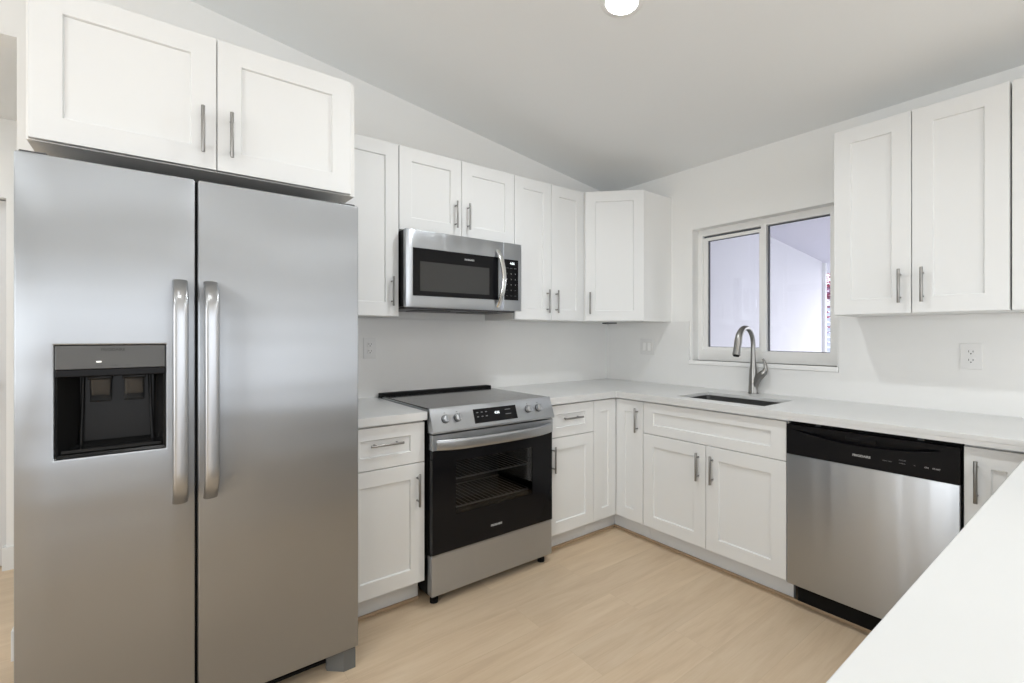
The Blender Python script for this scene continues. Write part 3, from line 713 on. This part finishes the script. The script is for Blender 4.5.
# ------------------------------------------------------------------ dishwasher (local x runs along -y of the room)
DW0 = -1.6695; dw = thing('dishwasher', 'stainless steel dishwasher with a black control panel, under the worktop', 'dishwasher', (0, DW0, 0), RZ)
dwW = .6035
b = NB(M['matte_black']); b.box(.002, dwW - .002, -.600, -.05, .105, .872); b.build('body', parent=dw)
b = NB(M['steel']); b.box(0, dwW - .004, -.640, -.601, .112, .7195, bev=.003, seg=3); dpo = b.build('door', parent=dw, smooth=30)
# control panel with a curved pocket handle
b = NB(M['black']); zt_, zb_ = .858, .720; n = 24; yF, yB = -.642, -.601
xs_ = [0 + (dwW - .004) * i / n for i in range(n + 1)]
def pocket(x):
    s = (x / (dwW - .004) - .07) / .84
    return 0 if s <= 0 or s >= 1 else math.sin(PI * s) ** .8
def lowz(x): return .834 - .030 * pocket(x)
zr = .838
vs = []; fs = []
for x in xs_:
    p = pocket(x)
    vs += [(x, yF, zb_), (x, yF, lowz(x)), (x, yF + .030 * min(1, p * 2.5), lowz(x) + .004), (x, yF + .030 * min(1, p * 2.5), zr - .001), (x, yF, zr), (x, yF, zt_), (x, yB, zt_), (x, yB, zb_)]
K = 8
for i in range(n):
    for k in range(K): fs.append([K * i + k, K * i + (k + 1) % K, K * (i + 1) + (k + 1) % K, K * (i + 1) + k])
fs.append(list(range(K))); fs.append([K * n + k for k in range(K)])
v, f = b.faces(vs, fs); bmesh.ops.recalc_face_normals(b.bm, faces=f); dcp = b.build('control_panel', parent=dw)
b = NB(M['black']); b.box(.235, .345, yF - .001, yF + .012, .8235, .838, bev=.003); b.build('latch_lever', parent=dcp)
text('brand_lettering', 'FRIGIDAIRE', .0125, (-(-1.964 - DW0), yF - .0006, .7655), FRONT, M['printw'], dcp, bold=.0004)
for yy, s, sz, mm in ((-2.052, 'HEAT DRY', .0065, 'printg'), (-2.100, 'CYCLES', .0065, 'printg'), (-2.100, 'NORMAL', .0050, 'printg'), (-2.138, 'HI', .0050, 'printg'), (-2.174, 'ON', .008, 'printw'), (-2.203, 'START', .008, 'printw')):
    zz = .776 if s == 'CYCLES' else .764
    text('button_print', s, sz, (-(yy - DW0), yF - .0006, zz), FRONT, M[mm], dcp)
b = NB(M['matte_black']); b.box(.022, dwW - .002, -.572, -.545, .002, .104); b.build('kick_panel', parent=dw)
b = NB(M['darkgrey']);
for x_ in (.12, .48): b.box(x_ - .009, x_ + .009, -.609, -.600, .860, .874)
b.build('mounting_bracket', parent=dw)

# ------------------------------------------------------------------ outlets and switches
def outlet(label, loc, rz, kind='outlet'):
    w = .0375 if kind == 'outlet' else .064
    t = thing('wall_outlet' if kind == 'outlet' else 'light_switch', label, 'outlet' if kind == 'outlet' else 'switch', loc, rz, 'wall outlets' if kind == 'outlet' else None)
    b = NB(M['cover']); b.box(-w, w, -.005, 0, -.060, .060, bev=.0022); b.build('cover_plate', parent=t)
    if kind == 'outlet':
        for s in (-1, 1):
            b = NB(M['cover']); b.cyl((0, -.0085, s * .0195), (0, -.003, s * .0195), .0165, seg=24)
            b.box(-.0085, -.0062, -.0090, -.0080, s * .0195 - .001, s * .0195 + .008, m=M['slot']); b.box(.0062, .0085, -.0090, -.0080, s * .0195 - .001, s * .0195 + .007, m=M['slot'])
            b.cyl((0, -.0090, s * .0195 - .0075), (0, -.0080, s * .0195 - .0075), .0028, seg=12, m=M['slot'])
            b.build('receptacle', parent=t)
    else:
        for s in (-1, 1):
            b = NB(M['rocker']); b.box(s * .023 - .0165, s * .023 + .0165, -.0062, -.0045, -.0335, .0335)
            b.box(s * .023 - .0145, s * .023 + .0145, -.0090, -.0060, -.0315, .0315, m=M['plate'], bev=.002); b.build('rocker', parent=t)
    return t
outlet('white duplex outlet on the backsplash next to the refrigerator', (-2.030, -.0116, 1.201), 0)
outlet('white double switch plate on the backsplash near the corner', (-.0116, -.411, 1.187), RZ, 'switch')
outlet('white duplex outlet right of the window, under the wall cabinets', (-.0116, -2.203, 1.177), RZ)

# ------------------------------------------------------------------ recessed ceiling lamps
tilt = math.atan(.134)
def downlight(label, x, y, power):
    z = ceil_z(x); t = thing('recessed_light', label, 'light', (x, y, z)); t.rotation_euler = (0, tilt, 0); t['group'] = 'recessed ceiling lights'
    b = NB(M['plate']); b.lathe([(.062, -.0005), (.066, -.004), (.084, -.003), (.088, -.0002), (.088, .0), (.05, .0)], (0, 0, 0), seg=40); b.build('trim_ring', parent=t, smooth=40)
    b = NB(M['lens']); b.lathe([(.0605, -.0052), (.0615, -.0006)], (0, 0, 0), seg=40); b.build('lens', parent=t)
    a = area('lamp_light', (x, y, z - .014), (0, tilt, 0), .11, .11, power, LED, 'DISK', 160)
    a.data.cycles.max_bounces = 1024
    return t
downlight('round recessed ceiling light above the kitchen floor', -1.476, -1.383, LP['l1'])
downlight('round recessed ceiling light in front of the refrigerator', -3.05, -1.90, LP['l2'])
downlight('round recessed ceiling light above the peninsula', -1.476, -3.30, LP['l3'])
downlight('round recessed ceiling light in the far part of the room', -3.34, -5.70, LP['l4'])
downlight('round recessed ceiling light in the far part of the room nearest the window wall', -1.10, -5.70, LP['l4'])
downlight('added unseen fill light on the high side of the ceiling', -4.70, -2.60, LP['l5'])  # extra lamp out of view, added to fill the room with light

# ------------------------------------------------------------------ porch outside the window
b = NB(M['stucco']); b.prism([(.21, 0), (2.80, 0), (2.80, 2.075), (.21, 2.335)], 'y', -.60, -.45); struct(b.build('wall_porch'))
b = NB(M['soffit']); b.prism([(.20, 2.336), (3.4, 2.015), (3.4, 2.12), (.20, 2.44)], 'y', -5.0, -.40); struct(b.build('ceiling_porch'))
b = NB(M['concrete']); b.box(.20, 9, -6, 3, -.16, -.06); struct(b.build('ground_porch'))
b = NB(M['plate']); b.box(2.801, 2.835, -.63, -.45, -.06, 2.06, bev=.004); tag(b.build('porch_post'), 'white post at the end of the porch wall outside the window', 'post')
t = thing('louvred_screen', 'pale blue louvred screen behind the white porch post', 'screen', (4.4, -.55, -.06))
b = NB(M['plate']); b.box(0, .05, .0, .05, 0, 1.78); b.box(0, .05, .95, 1.0, 0, 1.78); b.box(0, .05, 0, 1.0, 1.74, 1.80); b.build('frame', parent=t)
b = NB(M['slat'])
for k in range(24): b.prism([(.00, .06 + .07 * k), (.045, .105 + .07 * k), (.050, .100 + .07 * k), (.005, .055 + .07 * k)], 'y', .05, .95)
b.build('slats', parent=t).name = 'slat_panel'
t = thing('flowering_bush', 'red and purple leaved bush above the louvred screen outside', 'bush', (7.0, .4, -.06))
b = NB(M['wood_stem'])
for k in range(5):
    a = k * 1.25; b.sweep([(0, 0, 0), (.1 * math.cos(a), .1 * math.sin(a), 1.1), (.35 * math.cos(a), .45 * math.sin(a), 2.3)], [.03, .022, .008], side=(0, 1, .1), seg=8)
b.build('stem', parent=t, smooth=60)
b = NB(M['bloom'])
b.mi(M['bloom2'])
for k in range(2600):
    u = random.gauss(0, .33), random.gauss(0, .65), 2.15 + random.gauss(0, .42)
    a = random.random() * 2 * PI; c_ = random.uniform(-.8, .8); l_ = .12; d_ = Vector((math.cos(a), math.sin(a), c_)).normalized(); s_ = d_.cross(Vector((0, 0, 1))).normalized() * .04
    p = Vector(u); m_ = M['bloom'] if random.random() < .6 else M['bloom2']
    b.faces([p, p + d_ * l_ * .5 + s_, p + d_ * l_, p + d_ * l_ * .5 - s_], [[0, 1, 2, 3]], m_)
b.build('foliage', parent=t)
